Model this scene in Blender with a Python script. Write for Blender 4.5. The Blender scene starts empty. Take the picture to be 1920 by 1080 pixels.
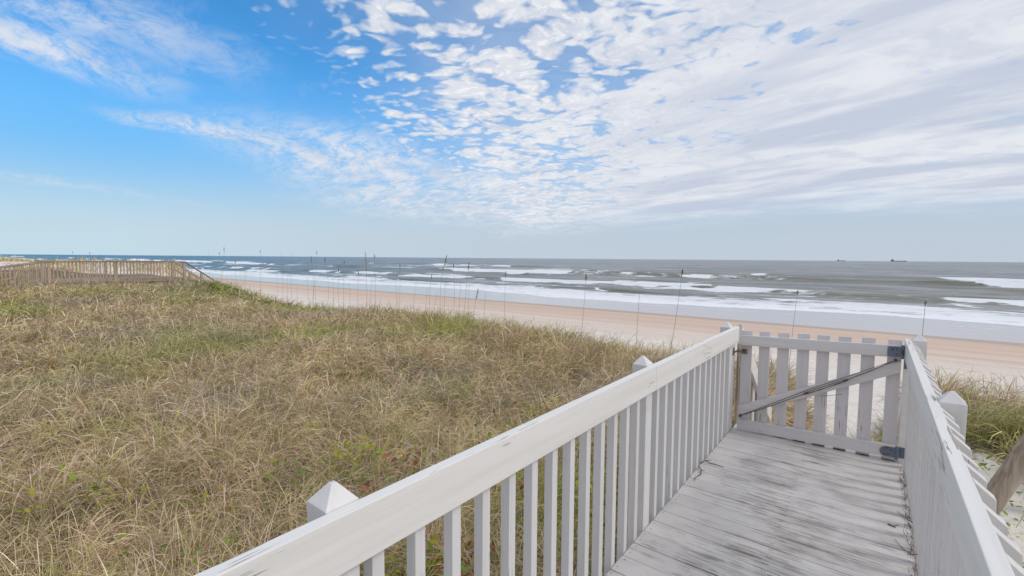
import bpy, bmesh, math, random
import numpy as np
from mathutils import Vector, Matrix
R = math.radians
random.seed(7)
rng = np.random.default_rng(11)
scene = bpy.context.scene
col = scene.collection

# ------------------------------------------------------------------ camera
EYE = (0.0, 0.0, 1.5726)
cam_d = bpy.data.cameras.new("camera")
cam = bpy.data.objects.new("camera", cam_d)
col.objects.link(cam)
FPX, PITCH, ROLL, YAW = 870.0, .0641, .0078, .6647
cam_d.sensor_width = 36.0
cam_d.lens = FPX / 1920.0 * 36.0
cam_d.clip_start = 0.02
cam_d.clip_end = 200000
cy, sy = math.cos(YAW), math.sin(YAW)
fw, rt, up = Vector((-sy, cy, 0)), Vector((cy, sy, 0)), Vector((0, 0, 1))
f2 = fw * math.cos(PITCH) - up * math.sin(PITCH)
u2 = up * math.cos(PITCH) + fw * math.sin(PITCH)
r3 = rt * math.cos(ROLL) + u2 * math.sin(ROLL)
u3 = u2 * math.cos(ROLL) - rt * math.sin(ROLL)
cam.matrix_world = Matrix(((r3.x, u3.x, -f2.x, EYE[0]), (r3.y, u3.y, -f2.y, EYE[1]),
                           (r3.z, u3.z, -f2.z, EYE[2]), (0, 0, 0, 1)))
scene.camera = cam

# ------------------------------------------------------------------ exposure
scene.view_settings.view_transform = 'Standard'
scene.view_settings.look = 'None'
scene.view_settings.exposure = 0.16
scene.view_settings.gamma = 1.0

# ------------------------------------------------------------------ node helper
class NT:
    """small helper that writes node expressions"""
    def __init__(s, tree):
        s.t = tree; s.n = tree.nodes; s.l = tree.links
    def new(s, kind, **kw):
        n = s.n.new(kind)
        for k, v in kw.items(): setattr(n, k, v)
        return n
    def put(s, sock, v):
        if v is None: return
        if isinstance(v, bpy.types.NodeSocket): s.l.new(v, sock)
        elif isinstance(v, (tuple, list)):
            v = tuple(v)
            n = len(sock.default_value)
            if n == 4 and len(v) == 3: v = v + (1,)
            sock.default_value = v
        else:
            try: sock.default_value = v
            except TypeError: sock.default_value = (v,) * len(sock.default_value)
    def m(s, op, a, b=None, c=None, clamp=False):
        n = s.new('ShaderNodeMath', operation=op, use_clamp=clamp)
        s.put(n.inputs[0], a); s.put(n.inputs[1], b)
        if c is not None: s.put(n.inputs[2], c)
        return n.outputs[0]
    def add(s, a, b): return s.m('ADD', a, b)
    def sub(s, a, b): return s.m('SUBTRACT', a, b)
    def mul(s, a, b): return s.m('MULTIPLY', a, b)
    def div(s, a, b): return s.m('DIVIDE', a, b)
    def mx(s, a, b): return s.m('MAXIMUM', a, b)
    def mn(s, a, b): return s.m('MINIMUM', a, b)
    def ss(s, v, a, b, x=0.0, y=1.0):
        n = s.new('ShaderNodeMapRange', interpolation_type='SMOOTHSTEP')
        s.put(n.inputs[0], v); s.put(n.inputs[1], a); s.put(n.inputs[2], b)
        s.put(n.inputs[3], x); s.put(n.inputs[4], y)
        return n.outputs[0]
    def comb(s, x, y, z=0.0):
        n = s.new('ShaderNodeCombineXYZ')
        s.put(n.inputs[0], x); s.put(n.inputs[1], y); s.put(n.inputs[2], z)
        return n.outputs[0]
    def sep(s, v):
        n = s.new('ShaderNodeSeparateXYZ'); s.l.new(v, n.inputs[0]); return n.outputs
    def noise(s, vec, scale=1.0, detail=3.0, rough=.5, dist=0.0, out=0):
        n = s.new('ShaderNodeTexNoise')
        s.put(n.inputs['Vector'], vec); n.inputs['Scale'].default_value = scale
        n.inputs['Detail'].default_value = detail; n.inputs['Roughness'].default_value = rough
        n.inputs['Distortion'].default_value = dist
        return n.outputs[out]
    def voro(s, vec, scale=1.0, feature='F1', smooth=None):
        n = s.new('ShaderNodeTexVoronoi', feature=feature)
        s.put(n.inputs['Vector'], vec); n.inputs['Scale'].default_value = scale
        if smooth is not None: n.inputs['Smoothness'].default_value = smooth
        return n.outputs['Distance']
    def vm(s, op, a, b):
        n = s.new('ShaderNodeVectorMath', operation=op)
        s.put(n.inputs[0], a); s.put(n.inputs[1], b)
        return n.outputs[0]
    def mixc(s, f, a, b, mode='MIX'):
        n = s.new('ShaderNodeMix', data_type='RGBA', blend_type=mode)
        s.put(n.inputs[0], f); s.put(n.inputs[6], a); s.put(n.inputs[7], b)
        return n.outputs[2]
    def ramp(s, f, stops):
        n = s.new('ShaderNodeValToRGB'); e = n.color_ramp.elements
        while len(e) < len(stops): e.new(.5)
        for q, (p, c) in zip(e, stops):
            q.position = p; q.color = tuple(c) + (1,)
        s.put(n.inputs[0], f); return n.outputs[0]
    def bump(s, h, strength=.5, dist=.01):
        n = s.new('ShaderNodeBump'); n.inputs['Strength'].default_value = strength
        n.inputs['Distance'].default_value = dist; s.put(n.inputs['Height'], h)
        return n.outputs[0]

# ------------------------------------------------------------------ world
SUN_EL, SUN_AZ = R(42), R(78)      # azimuth measured from +Y towards +X
W = bpy.data.worlds.new("World"); scene.world = W; W.use_nodes = True
W.node_tree.nodes.clear()
w = NT(W.node_tree)
sky = w.new('ShaderNodeTexSky', sky_type='NISHITA')
sky.sun_disc = False; sky.sun_elevation = SUN_EL; sky.sun_rotation = SUN_AZ
sky.air_density = 1.0; sky.dust_density = .05; sky.ozone_density = 2.2; sky.altitude = 0
geo = w.new('ShaderNodeTexCoord')
dx, dy, dz = w.sep(geo.outputs['Generated'])
zc = w.mx(dz, 0.0)
den = w.add(zc, .12)
px, py = w.div(dx, den), w.div(dy, den)
P = w.comb(px, py)
def warped(src, sc, amp, det=4, rough=.55):
    n = w.vm('SUBTRACT', w.noise(src, sc, det, rough, 0, 1), (.5, .5, .5))
    q = w.vm('SCALE', n, None); q.node.inputs['Scale'].default_value = amp
    return w.vm('ADD', src, q)
def rot(src, ang, sx=1.0, sy_=1.0):
    n = w.new('ShaderNodeVectorRotate', rotation_type='Z_AXIS')
    w.put(n.inputs['Vector'], src); n.inputs['Angle'].default_value = R(ang)
    return w.vm('MULTIPLY', n.outputs[0], (sx, sy_, 1))
Pw = warped(P, 1.3, .55)
wx, wy, _ = w.sep(Pw)
big = w.noise(P, .9, 5, .55)
# main bank of cloud on the seaward right
edge = w.add(w.add(wx, w.mul(wy, .66)), .86)
edgen = w.add(edge, w.mul(w.sub(big, .5), 1.2))
bank = w.ss(edgen, -.36, .02)
# dapples: small round puffs with soft rims
Pd = warped(warped(P, 2.6, .30), 9, .06, 3, .6)
Pr = rot(Pd, -28, 1.0, 1.30)
cellA = w.voro(Pr, 8.5, 'SMOOTH_F1', .35)
cellB = w.voro(Pr, 17, 'SMOOTH_F1', .35)
fine = w.noise(Pd, 26, 5, .62)
mid = w.noise(rot(P, -28, 1, 1.2), 2.3, 4, .55)
puff = w.add(w.add(w.mul(w.sub(.42, cellA), 1.0), w.mul(w.sub(.40, cellB), .8)), w.add(w.mul(w.sub(fine, .5), .42), w.mul(w.sub(mid, .5), 1.7)))
cover = w.add(w.ss(edge, -.35, .65, .10, .72), w.ss(edge, .9, 2.3, 0, .5))
dap = w.ss(w.add(puff, cover), -.02, .66)
veil_n = w.noise(rot(Pw, -28, .7, 1.4), 2.0, 6, .6)
thin_veil = w.mul(w.add(w.ss(edge, -.1, .6, .05, .36), w.ss(edge, 1.2, 2.4, 0, .5)), w.ss(veil_n, .25, .55, .55, 1))
bankc = w.mul(bank, w.mx(dap, thin_veil))
# far edge of the bank
farcut = w.ss(w.add(wy, w.mul(w.sub(big, .5), 1.6)), 3.9, 5.4, 1, .0)
# streaky high cloud
streak = w.noise(rot(warped(Pw, 4, .12), 32, 1.0, 2.6), 2.6, 8, .72)
streak2 = w.noise(rot(warped(Pw, 6, .08), 8, 1.0, 1.9), 8.0, 7, .70)
def blob(cx, cyy, rx, ry, ang, soft=.8, src=(wx, wy)):
    ca, sa = math.cos(R(ang)), math.sin(R(ang))
    ux, uy = w.sub(src[0], cx), w.sub(src[1], cyy)
    a = w.div(w.add(w.mul(ux, ca), w.mul(uy, sa)), rx)
    b = w.div(w.sub(w.mul(uy, ca), w.mul(ux, sa)), ry)
    d = w.m('SQRT', w.add(w.mul(a, a), w.mul(b, b)))
    return w.ss(d, 1 - soft, 1 + soft, 1, 0)
band = w.mx(w.mx(blob(-2.72, 1.05, .42, .13, 86, .7), blob(-2.70, 1.9, .80, .52, 96, .6)), blob(-2.9, 2.9, 1.1, .95, 100, .6))
cir = w.mx(blob(-2.28, .36, .30, .14, 112, .95), w.mul(blob(-1.95, .38, .34, .20, 112, .95), .7))
low = w.mul(blob(-4.3, .60, .7, .10, 105, .9), .40)
stm = w.add(w.mul(streak, .62), w.mul(streak2, .42))
cirr = w.mul(w.mx(w.mx(band, cir), low), w.ss(stm, .40, .62, .06, 1.0))
wisps = w.mul(w.ss(stm, .55, .74), .12)
cloud = w.mx(w.mx(w.mul(bankc, farcut), w.mul(cirr, .93)), w.mul(wisps, w.ss(edge, -3.2, -1.2)))
# below the bank: smooth hazy air
cloud = w.mul(cloud, w.ss(dz, .015, .10, .12, 1.0))
# unseen broken white cloud added behind the camera to brighten the shaded faces
behind = w.mul(w.ss(w.add(dy, w.mul(w.sub(big, .5), .3)), .0, -.35), w.ss(veil_n, .2, .5, .65, 1))
cloud = w.mx(cloud, w.mul(behind, .95))
# shading of the cloud itself (thick, self shaded bellies)
shade_n = w.noise(rot(Pd, -28, 1, 1.3), 3.2, 5, .58)
shade_s = w.noise(rot(P, 12, .5, 1.7), 1.5, 6, .58)
rightw = w.ss(edge, .5, 2.4, .25, 1)
belly = w.mx(w.mul(w.ss(shade_n, .42, .66), .62), w.mul(w.ss(shade_s, .38, .60), rightw))
rim = w.ss(w.add(puff, cover), .35, .9)
cl_col = w.mixc(belly, (.70, .725, .775), (.50, .55, .66))
cl_col = w.mixc(w.mul(w.mul(rim, w.ss(fine, .48, .62)), w.ss(edge, 2.0, .4)), cl_col, (.80, .81, .83))
side = w.ss(w.div(dx, w.add(w.m('ABSOLUTE', dy), .15)), -3.0, .1)
haze_col = w.mixc(side, (.49, .63, .72), (.47, .54, .62))
mid_col = w.mixc(side, (.20, .40, .64), (.36, .50, .68))
haze_col = w.mixc(w.ss(dz, .03, .20), haze_col, mid_col)
bg1 = w.new('ShaderNodeBackground'); bg1.inputs['Strength'].default_value = .15
w.put(bg1.inputs['Color'], w.mixc(1.0, sky.outputs[0], (.28, .80, 1.08), 'MULTIPLY'))
bgh = w.new('ShaderNodeBackground'); w.put(bgh.inputs['Color'], haze_col); bgh.inputs['Strength'].default_value = 1.0
bgc = w.new('ShaderNodeBackground'); w.put(bgc.inputs['Color'], cl_col); bgc.inputs['Strength'].default_value = 1.0
mh = w.new('ShaderNodeMixShader'); w.put(mh.inputs[0], w.ss(dz, 0.03, .38, 1.0, 0)); w.l.new(bg1.outputs[0], mh.inputs[1]); w.l.new(bgh.outputs[0], mh.inputs[2])
mc = w.new('ShaderNodeMixShader'); w.put(mc.inputs[0], cloud); w.l.new(mh.outputs[0], mc.inputs[1]); w.l.new(bgc.outputs[0], mc.inputs[2])
wo = w.new('ShaderNodeOutputWorld'); w.l.new(mc.outputs[0], wo.inputs[0])
W.cycles.sampling_method = 'MANUAL'; W.cycles.sample_map_resolution = 512

sd = bpy.data.lights.new("sun", 'SUN'); sd.energy = 1.25; sd.angle = R(16); sd.color = (1, .94, .86)
sun = bpy.data.objects.new("sun", sd); col.objects.link(sun)
sv = Vector((math.sin(SUN_AZ) * math.cos(SUN_EL), math.cos(SUN_AZ) * math.cos(SUN_EL), math.sin(SUN_EL)))
sun.rotation_euler = sv.to_track_quat('Z', 'Y').to_euler()

# ------------------------------------------------------------------ object helpers
def tag(o, label=None, cat=None, group=None, kind=None):
    if label: o['label'] = label
    if cat: o['category'] = cat
    if group: o['group'] = group
    if kind: o['kind'] = kind
    return o
def thing(name, label, cat, loc=(0, 0, 0), group=None):
    o = bpy.data.objects.new(name, None); col.objects.link(o)
    o.location = loc; o.empty_display_size = .2
    return tag(o, label, cat, group)
def origin(o):
    v = Vector((0, 0, 0))
    while o is not None: v += o.location; o = o.parent
    return v
class MB:
    def __init__(s): s.bm = bmesh.new()
    def hexa(s, pts):
        v = [s.bm.verts.new(p) for p in pts]     # 4 bottom, 4 top
        for f in ((3, 2, 1, 0), (4, 5, 6, 7), (0, 1, 5, 4), (1, 2, 6, 5), (2, 3, 7, 6), (3, 0, 4, 7)):
            s.bm.faces.new([v[i] for i in f])
        return v
    def box(s, x0, x1, y0, y1, z0, z1):
        return s.hexa([(x0, y0, z0), (x1, y0, z0), (x1, y1, z0), (x0, y1, z0),
                       (x0, y0, z1), (x1, y0, z1), (x1, y1, z1), (x0, y1, z1)])
    def poly_x(s, prof, x0, x1):
        """profile [(y,z)] extruded along x"""
        a = [s.bm.verts.new((x0, y, z)) for y, z in prof]; b = [s.bm.verts.new((x1, y, z)) for y, z in prof]
        n = len(prof)
        s.bm.faces.new(a); s.bm.faces.new(b[::-1])
        for i in range(n): s.bm.faces.new((a[i], b[i], b[(i + 1) % n], a[(i + 1) % n]))
    def poly_y(s, prof, y0, y1):
        a = [s.bm.verts.new((x, y0, z)) for x, z in prof]; b = [s.bm.verts.new((x, y1, z)) for x, z in prof]
        n = len(prof)
        s.bm.faces.new(a); s.bm.faces.new(b[::-1])
        for i in range(n): s.bm.faces.new((a[i], b[i], b[(i + 1) % n], a[(i + 1) % n]))
    def post(s, cx, cyy, h, z0, z1, tip):
        v = s.box(cx - h, cx + h, cyy - h, cyy + h, z0, z1)
        top = v[4:]
        for f in list(s.bm.faces):
            if set(f.verts) == set(top): s.bm.faces.remove(f)
        e = .007
        tv = [s.bm.verts.new((cx + a * e, cyy + b * e, tip)) for a, b in ((-1, -1), (1, -1), (1, 1), (-1, 1))]
        for i in range(4): s.bm.faces.new((top[i], top[(i + 1) % 4], tv[(i + 1) % 4], tv[i]))
        s.bm.faces.new(tv)
    def tube(s, pts, rads, seg=8, cap=True):
        pts = [Vector(p) for p in pts]; rings = []
        if not isinstance(rads, (list, tuple)): rads = [rads] * len(pts)
        for i, p in enumerate(pts):
            d = (pts[min(i + 1, len(pts) - 1)] - pts[max(i - 1, 0)]).normalized()
            a = d.cross(Vector((0, 0, 1)) if abs(d.z) < .9 else Vector((1, 0, 0))).normalized(); b = d.cross(a)
            rings.append([s.bm.verts.new(p + (a * math.cos(2 * math.pi * k / seg) + b * math.sin(2 * math.pi * k / seg)) * rads[i]) for k in range(seg)])
        for q, r in zip(rings, rings[1:]):
            for k in range(seg): s.bm.faces.new((q[k], q[(k + 1) % seg], r[(k + 1) % seg], r[k]))
        if cap: s.bm.faces.new(rings[0][::-1]); s.bm.faces.new(rings[-1])
    def build(s, name, mat, parent=None, bevel=0.0, smooth=False, seg=2):
        bmesh.ops.recalc_face_normals(s.bm, faces=s.bm.faces)
        if bevel: bmesh.ops.bevel(s.bm, geom=list(s.bm.edges), offset=bevel, segments=seg, profile=.6, affect='EDGES')
        o0 = origin(parent) if parent else Vector((0, 0, 0))
        if o0.length: bmesh.ops.translate(s.bm, verts=s.bm.verts, vec=-o0)
        me = bpy.data.meshes.new(name); s.bm.to_mesh(me); s.bm.free()
        me.materials.append(mat)
        if smooth:
            me.polygons.foreach_set('use_smooth', [True] * len(me.polygons))
        o = bpy.data.objects.new(name, me); col.objects.link(o)
        if parent: o.parent = parent
        return o
def np_mesh(name, verts, faces, mat, smooth=False, colors=None, attrs=None, parent=None):
    """faces: (n,k) array"""
    me = bpy.data.meshes.new(name)
    n, k = faces.shape
    me.vertices.add(len(verts)); me.vertices.foreach_set('co', verts.astype(np.float32).ravel())
    me.loops.add(n * k); me.loops.foreach_set('vertex_index', faces.astype(np.int32).ravel())
    me.polygons.add(n)
    me.polygons.foreach_set('loop_start', np.arange(0, n * k, k, dtype=np.int32))
    me.polygons.foreach_set('loop_total', np.full(n, k, dtype=np.int32))
    if smooth: me.polygons.foreach_set('use_smooth', np.ones(n, dtype=bool))
    if colors is not None:
        a = me.attributes.new('tint', 'FLOAT_COLOR', 'POINT')
        a.data.foreach_set('color', np.c_[colors, np.ones(len(colors))].astype(np.float32).ravel())
    for kx, v in (attrs or {}).items():
        a = me.attributes.new(kx, 'FLOAT', 'POINT'); a.data.foreach_set('value', v.astype(np.float32).ravel())
    me.update(calc_edges=True); me.validate()
    me.materials.append(mat)
    o = bpy.data.objects.new(name, me); col.objects.link(o)
    if parent: o.parent = parent
    return o

# ------------------------------------------------------------------ numpy noise
def _h(i, j, s):
    n = (i.astype(np.int64) * 374761393 + j.astype(np.int64) * 668265263 + s * 1442695041) & 0xffffffff
    n = ((n ^ (n >> 13)) * 1274126177) & 0xffffffff
    n = n ^ (n >> 16)
    return (n & 0xffffff) / float(0xffffff)
def vnoise(x, y, s=0):
    x = np.asarray(x, float); y = np.asarray(y, float)
    i, j = np.floor(x), np.floor(y); fx, fy = x - i, y - j
    fx, fy = fx * fx * (3 - 2 * fx), fy * fy * (3 - 2 * fy)
    return (_h(i, j, s) * (1 - fx) + _h(i + 1, j, s) * fx) * (1 - fy) + (_h(i, j + 1, s) * (1 - fx) + _h(i + 1, j + 1, s) * fx) * fy
def fbm(x, y, o=4, s=0):
    t = 0; a = .5; n = 0
    for k in range(o):
        t = t + a * vnoise(x * 2 ** k, y * 2 ** k, s + k * 17); n += a; a *= .5
    return t / n
def sst(v, a, b):
    t = np.clip((v - a) / (b - a), 0, 1); return t * t * (3 - 2 * t)

# ------------------------------------------------------------------ materials
def mat(name, rough=.6, spec=.3):
    m = bpy.data.materials.new(name); m.use_nodes = True; m.node_tree.nodes.clear()
    t = NT(m.node_tree); b = t.new('ShaderNodeBsdfPrincipled'); o = t.new('ShaderNodeOutputMaterial')
    t.l.new(b.outputs[0], o.inputs[0])
    b.inputs['Roughness'].default_value = rough; b.inputs['Specular IOR Level'].default_value = spec
    return m, t, b
def wpos(t): return t.new('ShaderNodeNewGeometry').outputs['Position']

def paint(name, base=(.74, .73, .71), axis='Z', wear=.5, under=(.27, .23, .19), grime=.25):
    m, t, b = mat(name, .5, .35)
    p = wpos(t)
    sc = {'X': (2.4, 62, 62), 'Y': (62, 2.4, 62), 'Z': (50, 50, 2.4)}[axis]
    q = t.vm('MULTIPLY', p, sc)
    grain = t.noise(q, 1.6, 5, .6)
    patch = t.noise(p, 2.1, 3, .5)
    cr = t.ss(t.add(grain, t.mul(t.sub(patch, .5), .8)), .80 - .14 * wear, .84 - .14 * wear)
    soft = t.noise(t.vm('MULTIPLY', p, tuple(v * .35 for v in sc)), 1.0, 4, .6)
    c = t.mixc(t.ss(soft, .35, .75), base, tuple(v * k for v, k in zip(base, (.90, .90, .88))))
    blot = t.ss(t.noise(p, 6.5, 5, .65), .60, .78, 0, grime)
    c = t.mixc(blot, c, tuple(v * k for v, k in zip(base, (.78, .79, .70))))
    c = t.mixc(t.mul(cr, .8), c, under)
    spots = t.ss(t.voro(p, 11), .0, .035, .65, 0)
    sp2 = t.ss(t.noise(p, 4.0, 1), .62, .66)
    c = t.mixc(t.mul(spots, sp2), c, (.12, .1, .09))
    t.put(b.inputs['Base Color'], c)
    t.put(b.inputs['Roughness'], t.add(.42, t.mul(cr, .4)))
    t.put(b.inputs['Normal'], t.bump(t.sub(t.add(t.mul(grain, .6), t.mul(soft, .3)), t.mul(cr, 1.2)), .35, .0022))
    return m
M_rail = paint('white_paint_rail', (.80, .775, .745), 'Y', .85, grime=.25)
M_pick = paint('white_paint_picket', (.72, .70, .695), 'Z', .5, grime=.45)
M_gate = paint('white_paint_gate', (.68, .65, .645), 'X', .4, grime=.3)
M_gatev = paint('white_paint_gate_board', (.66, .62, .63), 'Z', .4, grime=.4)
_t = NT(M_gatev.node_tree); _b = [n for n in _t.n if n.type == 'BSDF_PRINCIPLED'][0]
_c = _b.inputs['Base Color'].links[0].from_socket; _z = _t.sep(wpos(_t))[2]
_t.put(_b.inputs['Base Color'], _t.mixc(_t.ss(_t.add(_z, _t.mul(_t.noise(wpos(_t), 30, 2), .012)), .002, .022, 1, 0), _c, (.055, .045, .04)))  # picket feet darkened: shade below the bottom rail and worn paint in the colour

# deck
M_deck, t, b = mat('peeling_deck_paint', .62, .25)
p = wpos(t)
px_, py_, pz_ = t.sep(p)
skew = t.comb(px_, py_, 0)
def deckn(sx, sy_, det=5, rough=.62, dist=.0, off=0.0):
    return t.noise(t.comb(t.mul(px_, sx), t.add(t.mul(py_, sy_), off), 0), 1.0, det, rough, dist)
g1 = deckn(2.4, 62, 7, .70, .45)
g2 = deckn(3.4, 95, 5, .66, .5, 33)
g3 = deckn(1.1, 34, 4, .6, .4, 71)
pat = t.noise(p, 1.55, 3, .55)
pat2 = t.noise(p, 4.2, 3, .55)
mask = t.add(t.mul(t.sub(pat, .5), .26), t.mul(t.sub(pat2, .5), .22))
mask = t.sub(mask, t.ss(py_, 3.7, 4.5, 0, .05))
centre = t.ss(t.m('ABSOLUTE', t.add(px_, .38)), .15, .62, .04, -.045)
mask = t.add(mask, centre)
k1 = t.ss(t.add(g1, mask), .585, .62)
k2 = t.ss(t.add(g2, t.mul(mask, .9)), .60, .63)
k3 = t.ss(t.add(g3, t.mul(mask, .8)), .62, .72)
attr = t.new('ShaderNodeAttribute', attribute_name='tint').outputs['Color']
base = t.mixc(t.ss(pat2, .3, .7), (.66, .62, .585), (.58, .54, .51))
base = t.mixc(1.0, base, attr, 'MULTIPLY')
base = t.mixc(t.mul(k3, .35), base, (.43, .375, .33))
base = t.mixc(t.mul(k1, .50), base, (.24, .20, .175))
base = t.mixc(t.mul(k2, .62), base, (.15, .125, .11))
warm = t.ss(t.noise(p, 3.1, 3, .5), .62, .75)
base = t.mixc(t.mul(t.mul(warm, k3), .5), base, (.42, .28, .16))
t.put(b.inputs['Base Color'], base)
t.put(b.inputs['Normal'], t.bump(t.sub(t.mul(g1, .25), t.add(t.mul(k1, .8), t.mul(k2, .7))), .6, .003))
t.put(b.inputs['Roughness'], t.ss(k1, 0, 1, .5, .8))

def weathered(name, a, c, axis='Z', sc=1.0):
    m, t, b = mat(name, .8, .15); p = wpos(t)
    s3 = {'X': (2, 30, 30), 'Y': (30, 2, 30), 'Z': (30, 30, 2)}[axis]
    g = t.noise(t.vm('MULTIPLY', p, tuple(v * sc for v in s3)), 1.2, 5, .62)
    pch = t.noise(p, 1.1 * sc, 3)
    cc = t.mixc(t.ss(t.add(t.mul(g, .7), t.mul(pch, .35)), .35, .7), a, c)
    t.put(b.inputs['Base Color'], cc); t.put(b.inputs['Normal'], t.bump(g, .5, .003))
    return m
M_walk = weathered('weathered_boardwalk_wood', (.33, .25, .185), (.52, .41, .315), 'Z', .35)
M_walk_top = weathered('weathered_boardwalk_cap', (.20, .15, .11), (.36, .285, .22), 'Y', .35)
M_walk_deck = weathered('weathered_boardwalk_deck', (.22, .20, .16), (.38, .34, .28), 'X', .3)
M_log = weathered('weathered_round_timber', (.24, .19, .14), (.50, .42, .34), 'Z', .9)

M_metal, t, b = mat('rusty_galvanised_steel', .5, .5)
p = wpos(t); n = t.noise(p, 38, 5, .65); n2 = t.noise(p, 14, 3)
rust = t.ss(t.add(t.mul(n, .5), t.mul(n2, .6)), .60, .68)
t.put(b.inputs['Base Color'], t.mixc(rust, (.15, .185, .25), (.15, .062, .035)))
t.put(b.inputs['Metallic'], t.mul(t.sub(1.0, rust), .35)); t.put(b.inputs['Roughness'], t.add(.45, t.mul(rust, .4)))
M_wire, t, b = mat('dark_rusty_cable', .6, .4); p = wpos(t)
t.put(b.inputs['Base Color'], t.mixc(t.ss(t.noise(p, 22, 3), .4, .65), (.07, .06, .055), (.17, .10, .065)))
M_brass, t, b = mat('tarnished_bolt', .45, .5); p = wpos(t)
t.put(b.inputs['Base Color'], t.mixc(t.ss(t.noise(p, 60, 3), .4, .6), (.30, .25, .18), (.13, .085, .05))); b.inputs['Metallic'].default_value = .5
M_stick, t, b = mat('dead_twig_bark', .85, .1); p = wpos(t)
t.put(b.inputs['Base Color'], t.mixc(t.noise(p, 40, 2), (.09, .065, .05), (.17, .12, .09)))

# ground: dry sand, damp sand, plant litter
M_ground, t, b = mat('beach_sand', .9, .12)
p = wpos(t); gx, gy, gz = t.sep(p)
nb = t.noise(p, .16, 3, .5); nf = t.noise(p, 60, 3, .6); nm = t.noise(p, 2.2, 5, .6)
yy = t.add(gy, t.mul(t.sub(nb, .5), 3.0))
streaky = t.noise(t.comb(t.mul(gx, .025), t.mul(gy, .9), 0), 1.0, 4, .6)
yy2 = t.add(yy, t.mul(t.sub(streaky, .5), 7.0))
dry = t.mixc(nf, (.74, .665, .59), (.83, .77, .70))
dry = t.mixc(t.ss(nm, .45, .7, 0, .5), dry, (.60, .53, .45))
damp = t.mixc(t.ss(streaky, .35, .65), (.68, .525, .425), (.62, .46, .365))
c = t.mixc(t.ss(yy2, 19.0, 31.0), dry, damp)
wet = t.ss(t.add(gy, t.mul(t.sub(nb, .5), 1.0)), 33.2, 35.6)
c = t.mixc(wet, c, (.36, .25, .18))
litter_a = t.new('ShaderNodeAttribute', attribute_name='litter').outputs['Fac']
litn = t.noise(p, 9, 6, .7)
lit = t.ss(t.add(litter_a, t.mul(t.sub(litn, .5), .9)), .38, .62)
littc = t.mixc(t.ss(t.noise(p, 34, 4, .7), .35, .65), (.085, .06, .042), (.32, .25, .17))
c = t.mixc(lit, c, littc)
deb = t.ss(t.noise(t.vm('MULTIPLY', p, (3.5, 12, 4)), 2.2, 5, .7, .8), .64, .70)
near = t.ss(gy, 10, 14, 1, 0)
c = t.mixc(t.mul(t.mul(deb, near), .55), c, (.15, .11, .085))
t.put(b.inputs['Base Color'], c)
t.put(b.inputs['Roughness'], t.ss(wet, 0, 1, .9, .22))
rip = t.noise(p, 6.5, 6, .65)
t.put(b.inputs['Normal'], t.bump(t.mul(rip, t.ss(gy, 14, 26, 1, .12)), .7, .06))

# sea
M_sea, t, b = mat('sea_water', .2, .5)
b.inputs['IOR'].default_value = 1.33
p = wpos(t); gx, gy, gz = t.sep(p)
foam_a = t.new('ShaderNodeAttribute', attribute_name='foam').outputs['Fac']
film_a = t.new('ShaderNodeAttribute', attribute_name='film').outputs['Fac']
green_a = t.new('ShaderNodeAttribute', attribute_name='steep').outputs['Fac']
fl1 = t.noise(t.comb(t.mul(gx, .55), t.mul(gy, 1.1), 0), 1.0, 6, .66, .6)
fl2 = t.noise(t.comb(t.mul(gx, .09), t.mul(gy, .33), 0), 1.0, 4, .6, .5)
caps = t.mul(t.ss(t.add(rz0 := t.noise(t.comb(t.mul(gx, .12), t.mul(gy, .5), 0), 1.0, 5, .7, .8), t.mul(t.sub(t.noise(t.comb(t.mul(gx, .012), t.mul(gy, .03), 0), 1.0, 2), .5), .25)), .70, .74), t.mul(t.ss(gy, 55, 75), t.ss(gy, 500, 250)))
fm = t.ss(t.add(foam_a, t.add(t.mul(t.sub(fl1, .5), 1.0), t.mul(t.sub(fl2, .5), .6))), (.40), .66)
fm = t.mx(fm, t.mul(caps, .6))
left = t.ss(t.div(gx, gy), -4.0, -.4)
deep = t.mixc(left, (.03, .15, .24), (.24, .26, .285))
patch = t.ss(t.noise(t.comb(t.mul(gx, .008), t.mul(gy, .03), 0), 1.0, 4, .6), .35, .65)
deep = t.mixc(t.mul(patch, .35), deep, (.15, .17, .165))
shal = t.mixc(left, (.07, .17, .22), (.20, .21, .195))
wc = t.mixc(t.ss(gy, 60, 200, 1, 0), deep, shal)
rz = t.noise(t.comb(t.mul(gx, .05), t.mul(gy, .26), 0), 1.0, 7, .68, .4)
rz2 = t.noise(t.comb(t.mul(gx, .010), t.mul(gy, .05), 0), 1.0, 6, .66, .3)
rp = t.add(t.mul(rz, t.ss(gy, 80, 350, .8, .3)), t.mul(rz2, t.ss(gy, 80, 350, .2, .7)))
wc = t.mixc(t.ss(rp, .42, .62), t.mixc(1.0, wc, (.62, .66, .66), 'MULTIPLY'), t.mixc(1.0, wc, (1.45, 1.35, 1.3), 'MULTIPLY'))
wc = t.mixc(t.mul(green_a, .85), wc, (.17, .16, .085))
wc = t.mixc(film_a, wc, (.47, .43, .41))
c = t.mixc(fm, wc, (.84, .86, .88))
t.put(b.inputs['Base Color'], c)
ro = t.mixc(film_a, (.30, .30, .30), (.10, .10, .10))
t.put(b.inputs['Roughness'], t.mx(t.mul(fm, .8), ro))
w1 = t.noise(t.comb(t.mul(gx, .16), t.mul(gy, .62), 0), 1.0, 6, .62, .3)
w2 = t.noise(t.comb(t.mul(gx, .02), t.mul(gy, .085), 0), 1.0, 6, .62, .3)
hh = t.add(t.mul(w1, t.ss(gy, 60, 400, 1, .2)), t.mul(w2, t.ss(gy, 60, 260, .0, 6.0)))
bn = t.new('ShaderNodeBump'); t.put(bn.inputs['Strength'], t.ss(film_a, .0, 1.0, 1.0, .03)); bn.inputs['Distance'].default_value = .9
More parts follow.
